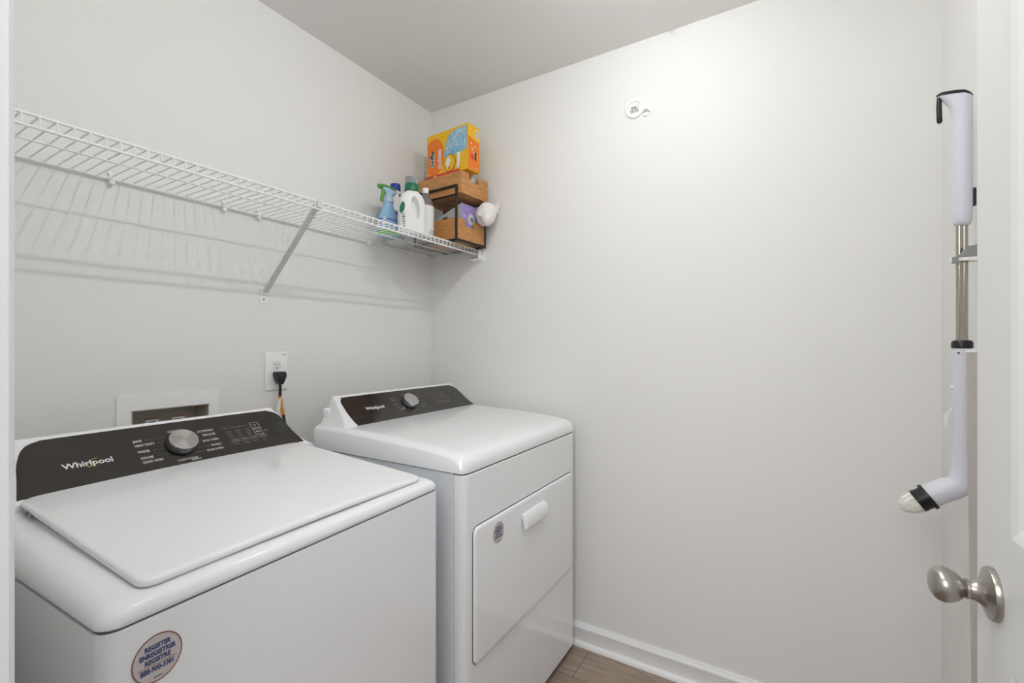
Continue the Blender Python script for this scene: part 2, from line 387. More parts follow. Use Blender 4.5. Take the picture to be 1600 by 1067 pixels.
cen = bm.verts.new((.354, .27, ztop(.27)+.0205)); last = R[-1]
# fill top by shrinking rings towards the centre for a smooth dome
prev = last
for s in (.85, .65, .4, .15):
    cur = []
    for vtx in last:
        x = .354+(vtx.co.x-.354)*s; y = .27+(vtx.co.y-.27)*s
        cur.append(bm.verts.new((x, y, ztop(y)+.0144+.0045*sin(pi*(x-lx0)/(lx1-lx0))*1.0)))
    for k in range(len(prev)): bm.faces.new((prev[k], prev[(k+1) % len(prev)], cur[(k+1) % len(prev)], cur[k]))
    prev = cur
bm.faces.new(prev); lid = obj('lid', bm, 'white', ws)
for hx, hy in ((.0565, .452), (.0575, .432)):
    bm = NB(); box(bm, hx-.004, hx+.004, hy-.005, hy+.005, ztop(hy)-.001, ztop(hy)+.0065); obj('lid_hinge', bm, 'greyp', lid, bevel=.0015, seg=2, label='small grey hinge bit at the back corner of the lid')
con = console(ws, .698, .500, .957, .603, 1.047, .655, .918, [(0, .922), (.005, .938), (.012, .950), (.022, .959), (.034, .975), (.045, .993), (.052, 1.012), (.058, 1.035), (.075, 1.080)], [(0, .922), (.005, .938), (.010, .950), (.018, .957), (.028, .967), (.036, .983), (.042, 1.000), (.047, 1.02), (.054, 1.045), (.07, 1.08)], .484)
T = plane_mtx((.355, .50, .957), (1, 0, 0), (0, .103, .09))
po = [(.314, 0), (.306, .03), (.299, .058), (.2945, .095), (.290, .112), (.281, .127), (.266, .136), (.235, .1405), (0, .1415), (-.215, .1405), (-.245, .1375), (-.262, .130), (-.272, .118), (-.279, .102), (-.286, .078), (-.2915, .045), (-.300, 0)]; po = smooth_poly(po, 5, keep=(0, 16))
bm = NB(); flat(bm, po, T, w=-.0015, th=.0027); pn = obj('control_panel', bm, 'panel', ws, smooth=False)
Z0 = .0013
def whirl(bm, T, u, v, size, ring=None):
    text(bm, 'Whirlpool', u, v, size, T, w=Z0, mi=0, bold=size*.022, sx=1.0)
def labels(T, sc=1.0, uc=0.0, vc=.0):
    bm = NB(); s = .0088
    L_ = [('JEANS', -.090, .0965, -.026, .098), ('HEAVY DUTY', -.090, .083, -.035, .083), ('WHITES', -.090, .0635, -.040, .064), ('COLORS', -.090, .0445, -.034, .0455), ('QUICK WASH', -.090, .0320, -.019, .0325)]
    wd = {'JEANS': .021, 'HEAVY DUTY': .040, 'WHITES': .026, 'COLORS': .028, 'QUICK WASH': .041}
    for t, u, v, lu, lv in L_:
        text(bm, t, u+uc, v, s, T, w=Z0, bold=.0004, sx=.74)
        rect(bm, u+uc+wd[t]+.003, lu+uc, v-.0003, v+.0003, T, Z0, 1); flat(bm, ell(lu+uc, v, .001, .001, 8), T, Z0, 1)
    Rr = [('ACTIVEWEAR', .090, .0975, .045), ('DELICATES', .090, .0835, .044), ('BULKY ITEMS', .090, .0645, .041), ('TOWELS', .090, .0465, .034), ('DRAIN & SPIN', .090, .0325, .020)]
    wr = {'ACTIVEWEAR': .043, 'DELICATES': .036, 'BULKY ITEMS': .041, 'TOWELS': .027, 'DRAIN & SPIN': .043}
    for t, u, v, lu in Rr:
        text(bm, t, u+uc, v, s, T, w=Z0, bold=.0003, ax='RIGHT', sx=.74)
        rect(bm, lu+uc, u+uc-wr[t]-.003, v-.0003, v+.0003, T, Z0, 1); flat(bm, ell(lu+uc, v, .001, .001, 8), T, Z0, 1)
    text(bm, 'NORMAL', uc, .1115, s, T, w=Z0, bold=.0003, ax='CENTER', sx=.74)
    text(bm, 'CLEAN WASHER', uc+.0, .0185, s*.95, T, w=Z0, bold=.0002, ax='CENTER', sx=.74)
    rect(bm, uc+.006, uc+.0285, .0120, .0145, T, Z0, 0); rect(bm, uc+.0085, uc+.009, .022, .026, T, Z0, 1)
    return bm
def cluster(bm, T, k=1, uc=0.0):
    # touch controls to the right of the dial
    for i in range(4):
        u = .129+i*.0257+uc
        rect(bm, u-.0115, u+.0115, .0415, .0545, T, Z0, 2); flat(bm, ell(u, .048, .003, .0022, 10), T, Z0+.0004, 1)
        rect(bm, u-.008, u+.008, .0355, .0372, T, Z0, 1)
    rect(bm, uc+.149, uc+.163, .0322, .0337, T, Z0, 1)
    frame(bm, uc+.190, uc+.2135, .0795, .1015, .0012, T, Z0, 0); frame(bm, uc+.190, uc+.2135, .0555, .0775, .0012, T, Z0, 0)
    ringflat(bm, uc+.2018, .0905, .0042, .0042, .0012, T, Z0, 0, a0=pi*.7, a1=pi*2.3); rect(bm, uc+.2014, uc+.2022, .091, .0965, T, Z0, 0)
    flat(bm, [(uc+.196, .062), (uc+.196, .071), (uc+.202, .0665)], T, Z0, 0); rect(bm, uc+.2035, uc+.205, .062, .071, T, Z0, 0); rect(bm, uc+.2065, uc+.208, .062, .071, T, Z0, 0)
    rnd = random.Random(3)
    for i in range(3):
        u = uc+.123+i*.0257
        for j in range(4):
            v = .060+j*.0068; wv = .006+rnd.random()*.004
            rect(bm, u-wv*.8, u+wv, v, v+.0018, T, Z0, 1)
    for i in range(4):
        u = uc+.112+i*.019; rect(bm, u, u+.013, .0945+(i % 2)*.0006, .0962, T, Z0, 1)
    rect(bm, uc+.118, uc+.172, .0915, .0921, T, Z0, 1)
    rect(bm, uc+.2175, uc+.232, .067, .0687, T, Z0, 1); rect(bm, uc+.2175, uc+.228, .0635, .0652, T, Z0, 1)
bm = labels(T); cluster(bm, T); obj('panel_printing', bm, ['print', 'printdim', 'button'], pn, smooth=False, label='pale grey cycle names and touch control symbols')
def logo(T, u, v, wid, par):
    bm = NB(); text(bm, 'Whirlpool', u, v, wid/4.35, T, w=Z0, mi=0, bold=wid*.006)
    xs = [q.co for q in bm.verts]; inv = T.inverted(); us = [(inv @ q).x for q in xs]; sc = wid/(max(us)-min(us)); 
    for q in bm.verts:
        p = inv @ q.co; p.x = u+(p.x-min(us))*sc; q.co = T @ p
    cx = u+wid*.60; ringflat(bm, cx, v, wid*.175, wid*.085, wid*.022, T, Z0+.0004, 1, rot=radians(38), a0=radians(20), a1=radians(320))
    obj('logo', bm, ['logo', 'gold'], par, smooth=False, label='silver maker name with a gold swirl')
logo(T, -.2235, .0585, .085, pn)
def dial(T, u, v, par, r=.0345):
    K = T @ Matrix.Translation((u, v, .001))
    bm = NB(); lathe(bm, [(r*1.06, 0), (r*1.07, .003), (r*1.02, .006)], 48, mtx=K); base = obj('dial_base', bm, 'black', par)
    bm = NB(); lathe(bm, [(r*1.0, .0), (r*.985, .017)], 64, cap0=False, cap1=False); lathe(bm, [(r*.985, .017), (r*.965, .0195)], 64, mi=2, cap0=False, cap1=False)
    lathe(bm, [(r*.965, .0195), (r*.7, .0195), (r*.4, .0195), (r*.1, .0195), (r*.01, .0195)], 64, mi=1, cap0=False)
    bmesh.ops.remove_doubles(bm, verts=bm.verts, dist=1e-6)
    o = obj('dial', bm, ['chrome', 'turned', 'logo'], par, label='round chrome control dial'); o.data.set_sharp_from_angle(angle=radians(20))
    o.matrix_local = K @ Matrix.Translation((0, 0, .005)); return o
dial(T, 0, .0640, ws, .0320)
# warranty sticker
def sticker(root, x, z, r, y=-.0006):
    T = plane_mtx((x, y, z), (1, 0, 0), (0, 0, 1))
    bm = NB(); flat(bm, ell(0, 0, r*.93, r*1.0, 40), T, 0, 0, .0003)
    ringflat(bm, 0, 0, r*.93, r*1.0, r*.045, T, .0006, 1)
    text(bm, 'REGISTER', 0, r*.50, r*.28, T, w=.0006, mi=2, bold=r*.014, ax='CENTER', sx=.80)
    text(bm, 'ENREGISTRER', 0, r*.22, r*.28, T, w=.0006, mi=2, bold=r*.014, ax='CENTER', sx=.77)
    text(bm, 'REGISTRE', 0, -.06*r, r*.28, T, w=.0006, mi=2, bold=r*.014, ax='CENTER', sx=.80)
    rect(bm, -r*.72, r*.72, -r*.245, -r*.225, T, .0004, 1)
    text(bm, '888-900-3381', 0, -.42*r, r*.30, T, w=.0006, mi=2, bold=r*.012, ax='CENTER', sx=.74)
    rect(bm, -r*.16, r*.16, -r*.80, -r*.77, T, .0004, 2)
    obj('registration_sticker', bm, ['sticker', 'red', 'blue'], root, smooth=False, label='round translucent sticker with blue lettering and a red rim')
sticker(ws, .0665, .8215, .0325)

# ------------------------------------------------------------ dryer
dy = empty('clothes_dryer', (-.797, -.813, 0), 0, 'white front-loading clothes dryer beside the right wall with pull-down door', 'dryer')
WD, DD = .755, .643
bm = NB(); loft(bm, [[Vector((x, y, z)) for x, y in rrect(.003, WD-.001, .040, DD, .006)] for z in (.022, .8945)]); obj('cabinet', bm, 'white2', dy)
# front panel wraps the front corners with a soft radius, leaving a rectangular opening for the door
bm = NB(); fp = [(.002, .0392), (.002, .022), (.004, .012), (.009, .0045), (.018, .0008), (.030, 0)]
fp = fp+[(WD-x, y) for x, y in reversed(fp)]
DX0, DX1, DZ0, DZ1 = .038, .712, .351, .742
rad = .022
outer = [[Vector((x, y, z)) for x, y in fp] for z in (.026, .893)]
A = [bm.verts.new(p) for p in outer[0]]; B = [bm.verts.new(p) for p in outer[1]]
for k in range(len(fp)-1): bm.faces.new((A[k], A[k+1], B[k+1], B[k]))
bm.faces.new(A); bm.faces.new(B); bm.faces.new((A[-1], A[0], B[0], B[-1]))
# recess ring: groove around the door
obj('front_panel', bm, 'white', dy, bevel=.004, seg=2, angle=60)
bm = NB(); loft(bm, [[Vector((x, y, z)) for x, z in rrect(DX0, DX1, DZ0, DZ1, rad)] for y in (-.0004, -.0010)]); obj('door_gap', bm, 'softgap', dy, smooth=False)
bm = NB(); rings = []
for i, y in ((.0028, -.0008), (.0030, -.0045), (.0045, -.0068), (.008, -.0082), (.016, -.0088)):
    rings.append([Vector((x, y, z)) for x, z in rrect(DX0+i, DX1-i, DZ0+i, DZ1-i, max(.004, rad-i))])
loft(bm, rings); dd = obj('door', bm, 'white', dy)
hx0, hx1, hz0, hz1 = .300, .455, .648, .700
bm = NB(); prism(bm, [(-.008, hz1), (-.016, hz1-.001), (-.026, hz1-.012), (-.030, hz1-.03), (-.0285, hz0+.004), (-.022, hz0), (-.016, hz0+.006), (-.012, hz0+.03), (-.008, hz0+.034)], hx0, hx1, 'x')
obj('handle', bm, 'white', dd, bevel=.004, seg=3)
bm = NB(); rr2 = [[Vector((x, y, z)) for x, z in rrect(hx0+.006+i, hx1-.006-i, hz0-.03+i, hz0+.03, .01)] for i, y in ((0, -.0089), (.001, -.0094), (.004, -.0094), (.009, -.0086))]
loft(bm, rr2, cap0=False, cap1=False); obj('finger_recess', bm, 'white', dd)
sticker(dy, .1595, .6895, .0305, y=-.0094)
bm = NB(); loft(bm, [[Vector((x, y, z)) for x, y in rrect(.006, WD-.006, .006, DD-.01, .02)] for z in (.8925, .8985)]); obj('seam', bm, 'softgap', dy)
# top: side profile, curved to the front
bm = NB()
tp = [(.0, .8975), (-.001, .908), (.001, .922), (.008, .935), (.022, .944), (.05, .950), (.11, .957), (.18, .962), (.30, .968), (.42, .973), (.50, .976), (DD-.001, .976)]
lo = [(.0, .898), (.03, .8972), (.09, .8972), (.2, .8975), (.3, .8975), (.5, .898), (DD-.02, .898)]
rows = []
for j in range(25):
    s = j/24.0; x = WD*s; e = min(s, 1-s)*WD
    # soft shoulder along both sides
    drop = 0.0 if e > .03 else .011*((.03-e)/.03)**2.2
    inn = 0.0 if e > .028 else .016*((.028-e)/.028)**2.4
    rows.append((x, drop, inn))
xs = [0, .002, .006, .012, .02, .03] + [.05+(WD-.1)*k/8 for k in range(9)] + [WD-.03, WD-.02, WD-.012, WD-.006, WD-.002, WD]
G = []
for x in xs:
    e = min(x, WD-x); drop = .014*(max(0, .03-e)/.03)**2.6; inn = .014*(max(0, .028-e)/.028)**2.6
    col = []
    for y, z in tp: col.append(bm.verts.new((x, max(y, y+inn*(1 if y < .05 else 0)), max(.905, z-drop) if z > .91 else z)))
    G.append(col)
for a, b in zip(G, G[1:]):
    for k in range(len(tp)-1): bm.faces.new((a[k], b[k], b[k+1], a[k+1]))
lowz = .8975
for col in (G[0], G[-1]):
    low = [bm.verts.new((v.co.x, v.co.y, lowz)) for v in col[1:]]
    top = col[1:]
    bm.faces.new((col[0], top[0], low[0]))
    for k in range(len(top)-1): bm.faces.new((top[k], top[k+1], low[k+1], low[k]))
obj('top_panel', bm, 'white', dy)
bm = NB(); box(bm, .008, WD-.008, .050, DD-.02, .002, .0225); obj('shade_block', bm, 'black', dy, smooth=False)  # black block added to darken the shaded gap under the dryer
con2 = console(dy, WD, .500, .975, .603, 1.062, DD-.004, .950, [(0, .958), (.012, .968), (.024, .985), (.036, 1.008), (.046, 1.036), (.052, 1.060), (.062, 1.085)], [(0, .966), (.008, .970), (.016, .979), (.024, .993), (.031, 1.012), (.037, 1.035), (.044, 1.06), (.06, 1.09)], .470)
T2 = plane_mtx((.402, .50, .975), (1, 0, 0), (0, .103, .087))
T2c = plane_mtx((.377+.024, .50, .975), (1, 0, 0), (0, .103, .087))
po = [(.334, 0), (.322, .03), (.3165, .060), (.313, .085), (.309, .105), (.299, .122), (.283, .1325), (.255, .137), (0, .138), (-.300, .1365), (-.322, .132), (-.333, .122), (-.338, .105), (-.340, .08), (-.341, .055), (-.339, .025), (-.334, 0)]; po = smooth_poly(po, 5, keep=(0, 16))
bm = NB(); T2p = T2
flat(bm, po, T2p, w=-.0015, th=.0027); pn2 = obj('control_panel', bm, 'panel', dy, smooth=False)
bm = NB(); ku = -.040
for v, wl in ((.102, .024), (.0885, .026), (.070, .020), (.0535, .024), (.038, .022)):
    rect(bm, ku-.078, ku-.078+wl, v-.0016, v+.0016, T2, Z0, 1); rect(bm, ku-.052+wl-.024, ku-.038, v-.0003, v+.0003, T2, Z0, 1)
for v, wl in ((.103, .018), (.0903, .020), (.071, .024), (.0514, .016), (.0385, .030)):
    rect(bm, ku+.085-wl, ku+.085, v-.0015, v+.0015, T2, Z0, 1); rect(bm, ku+.036, ku+.083-wl, v-.0003, v+.0003, T2, Z0, 1)
rect(bm, ku-.012, ku+.006, .1115, .1142, T2, Z0, 1)
cluster(bm, T2, uc=-.013)
for f in bm.faces:
    if f.material_index == 0: f.material_index = 1
obj('panel_printing', bm, ['print', 'printdim', 'button'], pn2, smooth=False, label='faint grey cycle marks and touch control symbols')
logo(T2, -.257, .068, .087, pn2)
dial(T2, ku, .066, dy, .0318)
bm = NB(); box(bm, .030, .075, DD-.035, DD+.006, .965, 1.032); obj('rear_boss', bm, 'white', dy, bevel=.016, seg=4)
for fx in (.05, .70):
    for fy in (.06, .60): bm = NB(); tube(bm, [(fx, fy, 0), (fx, fy, .027)], .022, 14); obj('foot', bm, 'black', dy)

# ------------------------------------------------------------ wire shelf
ZD = 1.700; XL = -1.685; XR = -.012
sh = empty('wire_shelf', (0, 0, ZD), label='long white vinyl-coated wire shelf on the back wall', cat='shelf')
def rail(name, y, z, r, x0=XL, x1=XR):
    bm = NB(); tube(bm, [(x0, y, z), (x1, y, z)], r, 10); return obj(name, bm, 'wire', sh)
rail('front_rail', -.305, 0, .0034); rail('lower_front_rail', -.3065, -.0235, .0034); rail('middle_rail', -.160, -.0045, .0026); rail('back_rail', -.010, -.003, .0036)
bm = NB(); n = int((XR-XL)/.0254)
for i in range(n):
    x = -1.5283+.0255*(i-6)
    if x < XL or x > XR-.004: continue
    tube(bm, [(x, -.008, 0), (x, -.300, .0), (x, -.3045, .0008), (x, -.3085, -.002), (x, -.3085, -.0235)], .0017, 6)
obj('deck_wires', bm, 'wire', sh)
# wall clips
for x in (-1.2964, -1.0091, -.8966, -.415, -.16, -1.58):
    bm = NB(); box(bm, x-.006, x+.006, -.016, 0, -.017, .003); tube(bm, [(x-.007, -.011, -.003), (x+.007, -.011, -.003)], .0068, 12); tube(bm, [(x, -.0015, .014), (x, -.006, .014)], .0055, 10)
    box(bm, x-.003, x+.003, -.008, -.001, .002, .014)
    obj('wall_clip', bm, 'clip', sh, bevel=.0008, seg=1)
# brace
bm = NB(); p0 = Vector((-.8785, -.301, -.010)); p1 = Vector((-.8755, -.012, -.266))
d = (p1-p0).normalized(); L = (p1-p0).length; T = Matrix.Translation(p0) @ d.to_track_quat('Z', 'Y').to_matrix().to_4x4()
prism(bm, [(-.009, -.0035), (.009, -.0035), (.009, .0035), (.0065, .0035), (.0065, -.001), (-.0065, -.001), (-.0065, .0035), (-.009, .0035)], 0, L, 'z')
for v in bm.verts: v.co = T @ v.co
br = obj('support_brace', bm, 'brace', sh, bevel=.001, seg=2)
bm = NB(); box(bm, -.890, -.862, -.003, 0, -.305, -.252); box(bm, -.887, -.865, -.014, -.003, -.272, -.255)
o = obj('wall_plate', bm, 'clip', br, bevel=.002, seg=2)
bm = NB(); tube(bm, [(-.876, -.0045, -.29), (-.876, -.0025, -.29)], .004, 12); obj('screw', bm, 'nickel', br)
bm = NB(); box(bm, -.886, -.869, -.3125, -.3015, -.0195, .0038); obj('brace_hook', bm, 'brace', br, bevel=.0015, seg=2)
# end bracket on the right wall
bm = NB(); box(bm, -.004, 0, -.335, -.262, -.055, .001); box(bm, -.030, 0, -.318, -.262, -.047, -.040); box(bm, -.03, -.004, -.318, -.3135, -.045, .0); box(bm, -.026, -.004, -.265, -.262, -.045, -.006)
eb = obj('end_bracket', bm, 'clip', sh, bevel=.002, seg=2)
bm = NB(); tube(bm, [(-.006, -.327, -.048), (-.0005, -.327, -.048)], .006, 12); obj('screw', bm, 'clip', eb)
for nm, y in (('end_bracket', -.03),):
    bm = NB(); box(bm, -.004, 0, -.05, 0, -.03, .004); box(bm, -.02, 0, -.02, -.0, -.014, -.008); obj(nm, bm, 'clip', sh, bevel=.001, seg=2)

ZS = ZD+.0018
# ------------------------------------------------------------ spray bottle
sp = empty('spray_bottle', (-.408, -.120, ZS), radians(6), 'light blue spray bottle with green trigger head, leftmost item on the wire shelf', 'spray bottle')
def spfn(c):
    if .005 < c.z < .0245: return 1
    if .068 < c.z < .073: return 2
    return 0
bm = NB(); prof = []
for r, z in [(.001, 0), (.040, .0005), (.044, .003), (.0455, .0055), (.046, .010), (.047, .024), (.047, .025), (.0475, .045), (.046, .067), (.0458, .0685), (.0455, .0725), (.044, .074), (.039, .09), (.032, .108), (.024, .128), (.0195, .145), (.0175, .155)]: prof.append((r, z))
lathe(bm, prof, 40, sx=1.12, sy=.80, fn=spfn); obj('bottle', bm, ['spray', 'lgreen', 'dblue'], sp)
bm = NB(); lathe(bm, [(.0205, .149), (.021, .153), (.0195, .156), (.0175, .165), (.0165, .172)], 28); obj('collar', bm, 'spray2', sp)
bm = NB()  # head: shroud lofted along x
rings = []; sec = [(-.045, .204, .010, .008), (-.030, .203, .014, .011), (-.015, .199, .017, .0145), (.0, .192, .022, .0165), (.014, .192, .022, .017), (.030, .198, .015, .0155), (.042, .203, .009, .0115), (.047, .205, .004, .006)]
for a_, b_ in zip(sec, sec[1:]):
    for q in range(5):
        t_ = q/5; t_ = t_*t_*(3-2*t_); x, zc, hh, ww = [a_[k]+(b_[k]-a_[k])*(q/5 if k == 0 else t_) for k in range(4)]
        rings.append([Vector((x, ww*cos(a), zc+hh*sin(a))) for a in [2*pi*k/20 for k in range(20)]])
loft(bm, rings)
lathe(bm, [(.0160, .168), (.017, .180), (.0185, .192)], 24)
hd = obj('trigger_head', bm, 'spray2', sp)
bm = NB(); cap_ = []
for x, zt_, wd_ in ((-.050, .2125, .0085), (-.035, .2165, .0125), (-.018, .2190, .0150), (0, .2185, .0165), (.018, .2175, .0165), (.034, .2150, .0145), (.046, .2115, .0090)):
    cap_.append([Vector((x, wd_*cos(a), zt_-.010+.0115*sin(a) if sin(a) > 0 else zt_-.010+.003*sin(a))) for a in [2*pi*k/24 for k in range(24)]])
loft(bm, cap_); obj('head_cover', bm, 'green', hd)
bm = NB(); tube(bm, [(-.060, 0, .203), (-.040, 0, .205)], [.0085, .0105], 14); obj('nozzle', bm, 'green', hd)
bm = NB(); tube(bm, [(-.030, 0, .198), (-.033, 0, .182), (-.038, 0, .166), (-.041, 0, .152), (-.038, 0, .143)], [.008, .008, .0075, .007, .004], 12); obj('trigger', bm, 'green', hd)
bm = NB(); ab = -2.62; TT = plane_mtx((.0475*1.12*cos(ab), .0475*.8*sin(ab), .071), (-1.12*sin(ab), .8*cos(ab), 0), (0, 0, 1)); flat(bm, ell(0, 0, .0085, .0085, 24), TT, 0, 0, .001); ringflat(bm, 0, 0, .0085, .0085, .001, TT, .0013, 1); rect(bm, -.0055, .0055, -.0008, .0012, TT, .0013, 1)
for k in range(4): rect(bm, -.010+.005*k, -.0065+.005*k, -.024, -.016, TT, .0010, 0)
obj('badge', bm, ['label', 'dblue'], sp, smooth=False, label='round white badge above pale marks')

# ------------------------------------------------------------ blue-capped bottle behind
bb = empty('cleaner_bottle', (-.310, -.062, ZS), 0, 'white cleaner bottle with a royal blue cap, standing behind the spray bottle', 'bottle')
bm = NB(); lathe(bm, [(.001, 0), (.038, .001), (.042, .006)]+[(.042, .02+.01*k) for k in range(14)]+[(.0405, .17), (.036, .195), (.028, .222), (.021, .236), (.018, .243)], 36, sx=1.0, sy=.8, fn=lambda c: 2 if .02 < c.z < .135 else 0); obj('bottle', bm, ['jug', 'label', 'lilac'], bb)
bm = NB(); lathe(bm, [(.0215, .238), (.0225, .241), (.0225, .262), (.021, .266), (.004, .267)], 28); obj('cap', bm, 'dblue', bb)
bm = NB(); 
for k, (z, c) in enumerate(((.128, 1), (.112, 0), (.098, 0), (.084, 1), (.07, 1))):
    lathe(bm, [(.0428, z-.003), (.0430, z+.003)], 36, sx=1, sy=.8, mi=c, cap0=False, cap1=False)
TT = plane_mtx((.0, -.0338, .112), (1, 0, 0), (0, 0, 1)); rect(bm, -.02, .02, -.004, .006, TT, .001, 1)
obj('label', bm, ['label', 'dblue'], bb, label='violet and navy label bands')
bm = NB(); TT = plane_mtx((.004, -.024, .212), (1, 0, 0), (0, .3, 1)); flat(bm, ell(0, 0, .007, .010, 20), TT, 0.001, 0, .001); obj('neck_mark', bm, 'dblue', bb, smooth=False)

# ------------------------------------------------------------ detergent jug
jg = empty('detergent_jug', (-.394, -.240, ZS), radians(-30), 'white detergent jug with dark green collar and clear cap, in front of the blue-capped bottle', 'jug'); jg.scale = (.86, .86, .86)
bm = NB(); rings = []; NR = 256
prof = [(0, .055, .030), (.002, .060, .034), (.008, .0635, .037), (.02, .065, .038), (.12, .065, .038), (.13, .0648, .038), (.14, .064, .038), (.15, .063, .0375), (.16, .061, .037), (.17, .058, .036), (.18, .054, .034), (.188, .049, .032), (.195, .042, .030), (.201, .034, .028), (.206, .028, .026), (.212, .026, .025)]
def pin(z):
    for a, b in zip(prof, prof[1:]):
        if z <= b[0]: t = (z-a[0])/(b[0]-a[0]); return (z, a[1]+(b[1]-a[1])*t, a[2]+(b[2]-a[2])*t)
    return prof[-1]
for z, hw, hd_ in [pin(z) for z in [0, .002, .005, .008, .014, .02]+[.024+.0025*k for k in range(76)]]:
    ring = []
    for k in range(NR):
        a = 2*pi*k/NR; e = 2/3.0
        x = hw*(abs(cos(a))**e)*(1 if cos(a) >= 0 else -1); y = hd_*(abs(sin(a))**e)*(1 if sin(a) >= 0 else -1)
        # grip: a deep oval pocket on both faces right of the centre, leaving a rounded handle bar
        tu = (x-.008-(z-.12)*(-.10))/.021; tv = (z-.122)/.060; q = tu*tu+tv*tv
        if q < 1.0: q_ = min(1, (1-q)*1.5); y *= 1-.80*q_*q_*(3-2*q_)
        ring.append(Vector((x, y, z)))
    rings.append(ring)
loft(bm, rings); obj('jug_body', bm, 'jug', jg)
bm = NB(); lathe(bm, [(.0300, .206), (.0335, .209), (.0335, .238), (.0315, .242)], 36); obj('collar', bm, 'dgreen', jg)
bm = NB(); lathe(bm, [(.0290, .240), (.0305, .243), (.0300, .271), (.0290, .274), (.001, .2745)], 36, cap0=False); obj('cap', bm, 'clear', jg, label='clear measuring cap')
bm = NB(); lathe(bm, [(.015, .240), (.0155, .262), (.013, .265), (.001, .2655)], 24); obj('spout', bm, 'teal', jg)
bm = NB(); TT = plane_mtx((-.040, -.0385, .07), (1, .0, 0), (0, 0, 1))
for k in range(6): rect(bm, -.020+.002*k, -.004, .012-.011*k, .017-.011*k, TT, .0006, k % 2)
TT2 = plane_mtx((-.0555, -.0345, .118), (1, -.45, 0), (0, 0, 1)); flat(bm, ell(0, 0, .011, .027, 32, radians(-12)), TT2, 0.0, 2, .0016)
obj('label', bm, ['lgrey', 'dgreen', 'dgreen'], jg, smooth=False, label='green leaf and grey lines of a label')

# ------------------------------------------------------------ smoky clear bottle
wb = empty('rinse_bottle', (-.284, -.216, ZS), radians(20), 'smoky bottle with white cap and label, between the jug and the wooden drawers', 'bottle'); wb.scale = (.87, .87, .855)
bm = NB(); lathe(bm, [(.001, .002), (.030, 0), (.040, .004), (.042, .012), (.042, .060), (.042, .16), (.0418, .175), (.039, .190), (.033, .206), (.024, .221), (.016, .232), (.0135, .240), (.0135, .246)], 40); obj('bottle', bm, 'liquid', wb)
bm = NB(); lathe(bm, [(.0145, .240), (.0162, .242), (.0162, .264), (.0150, .267), (.001, .2675)], 28); obj('cap', bm, 'clip', wb)
def lfn(c):
    a = math.atan2(c.y, c.x)
    if c.z < .055 and int(c.z/.0045) % 2 == 0 and -2.4 < a < -.4: return 2
    return 0
bm = NB(); lathe(bm, [(.0424, .012+.0045*k) for k in range(10)]+[(.0424, .055+.01*k) for k in range(12)]+[(.0423, .173)], 48, fn=lfn, cap0=False, cap1=False)
lb = obj('label', bm, ['label', 'redspot', 'lgrey'], wb)
for (a, z, rr_, mm) in ((-1.25, .098, .007, 'redspot'), (-1.2, .150, .006, 'lgrey'), (-.95, .11, .004, 'yellow')):
    n = Vector((cos(a), sin(a), 0)); TT = plane_mtx(n*.0426+Vector((0, 0, z)), (-sin(a), cos(a), 0), (0, 0, 1)); bm = NB(); flat(bm, ell(0, 0, rr_, rr_*1.4, 20), TT, 0, 0, .0008); obj('label_mark', bm, mm, lb, smooth=False)

# ------------------------------------------------------------ wooden drawer organiser
og = empty('drawer_organizer', (-.229, -.343, ZS+.001), radians(-3), 'black metal frame rack holding two bamboo drawers in the shelf corner', 'organizer')
OW, OD, OH = .208, .262, .243; t = .009
bm = NB()
for x in (0, OW-t):
    for y in (0, OD-t): box(bm, x, x+t, y, y+t, 0, OH)
for z in (0, OH-t):
    for x in (0, OW-t): box(bm, x, x+t, t, OD-t, z, z+t)
for z in (0,):
    box(bm, t, OW-t, 0, t, z, z+t); box(bm, t, OW-t, OD-t, OD, z, z+t)
box(bm, t, OW-t, OD-t, OD, OH-t, OH)
for x in (t, OW-t-.010): box(bm, x, x+.010, t, OD-t, .0, .004); box(bm, x, x+.010, t, OD-t, .2005, .2035)
obj('frame', bm, 'bmetal', og, bevel=.001, seg=1)
def drawer(y0, z0, hgt, yd):
    bm = NB(); x0_, x1_ = t+.001, OW-t-.001; w_ = .009
    c0, c1 = OW/2-.040, OW/2+.026
    # front with a square notch
    prism(bm, [(x0_, z0), (x1_, z0), (x1_, z0+hgt), (c1, z0+hgt), (c1, z0+hgt-.030), (c0, z0+hgt-.030), (c0, z0+hgt), (x0_, z0+hgt)], y0, y0+w_, 'y')
    box(bm, x0_, x0_+w_, y0+w_, y0+yd, z0, z0+hgt); box(bm, x1_-w_, x1_, y0+w_, y0+yd, z0, z0+hgt); box(bm, x0_+w_, x1_-w_, y0+yd-w_, y0+yd, z0, z0+hgt); box(bm, x0_+w_, x1_-w_, y0+w_, y0+yd-w_, z0, z0+.006)
    return obj('drawer', bm, 'bamboo', og, smooth=False)
drawer(.003, .0115, .092, .245); drawer(-.018, .207, .094, .262)

OGM = Matrix.Translation((-.229, -.343, ZS+.001)) @ Matrix.Rotation(radians(-3), 4, 'Z')
# purple carton in the lower drawer
pc = OGM @ Vector((.062, .024, .0185)); cp = empty('carton', pc, radians(-3), 'small carton with purple front standing in the lower bamboo drawer', 'box')
bm = NB(); prism(bm, [(0, 0), (.200, 0), (.200, .095), (0, .163)], 0, .112, 'x')
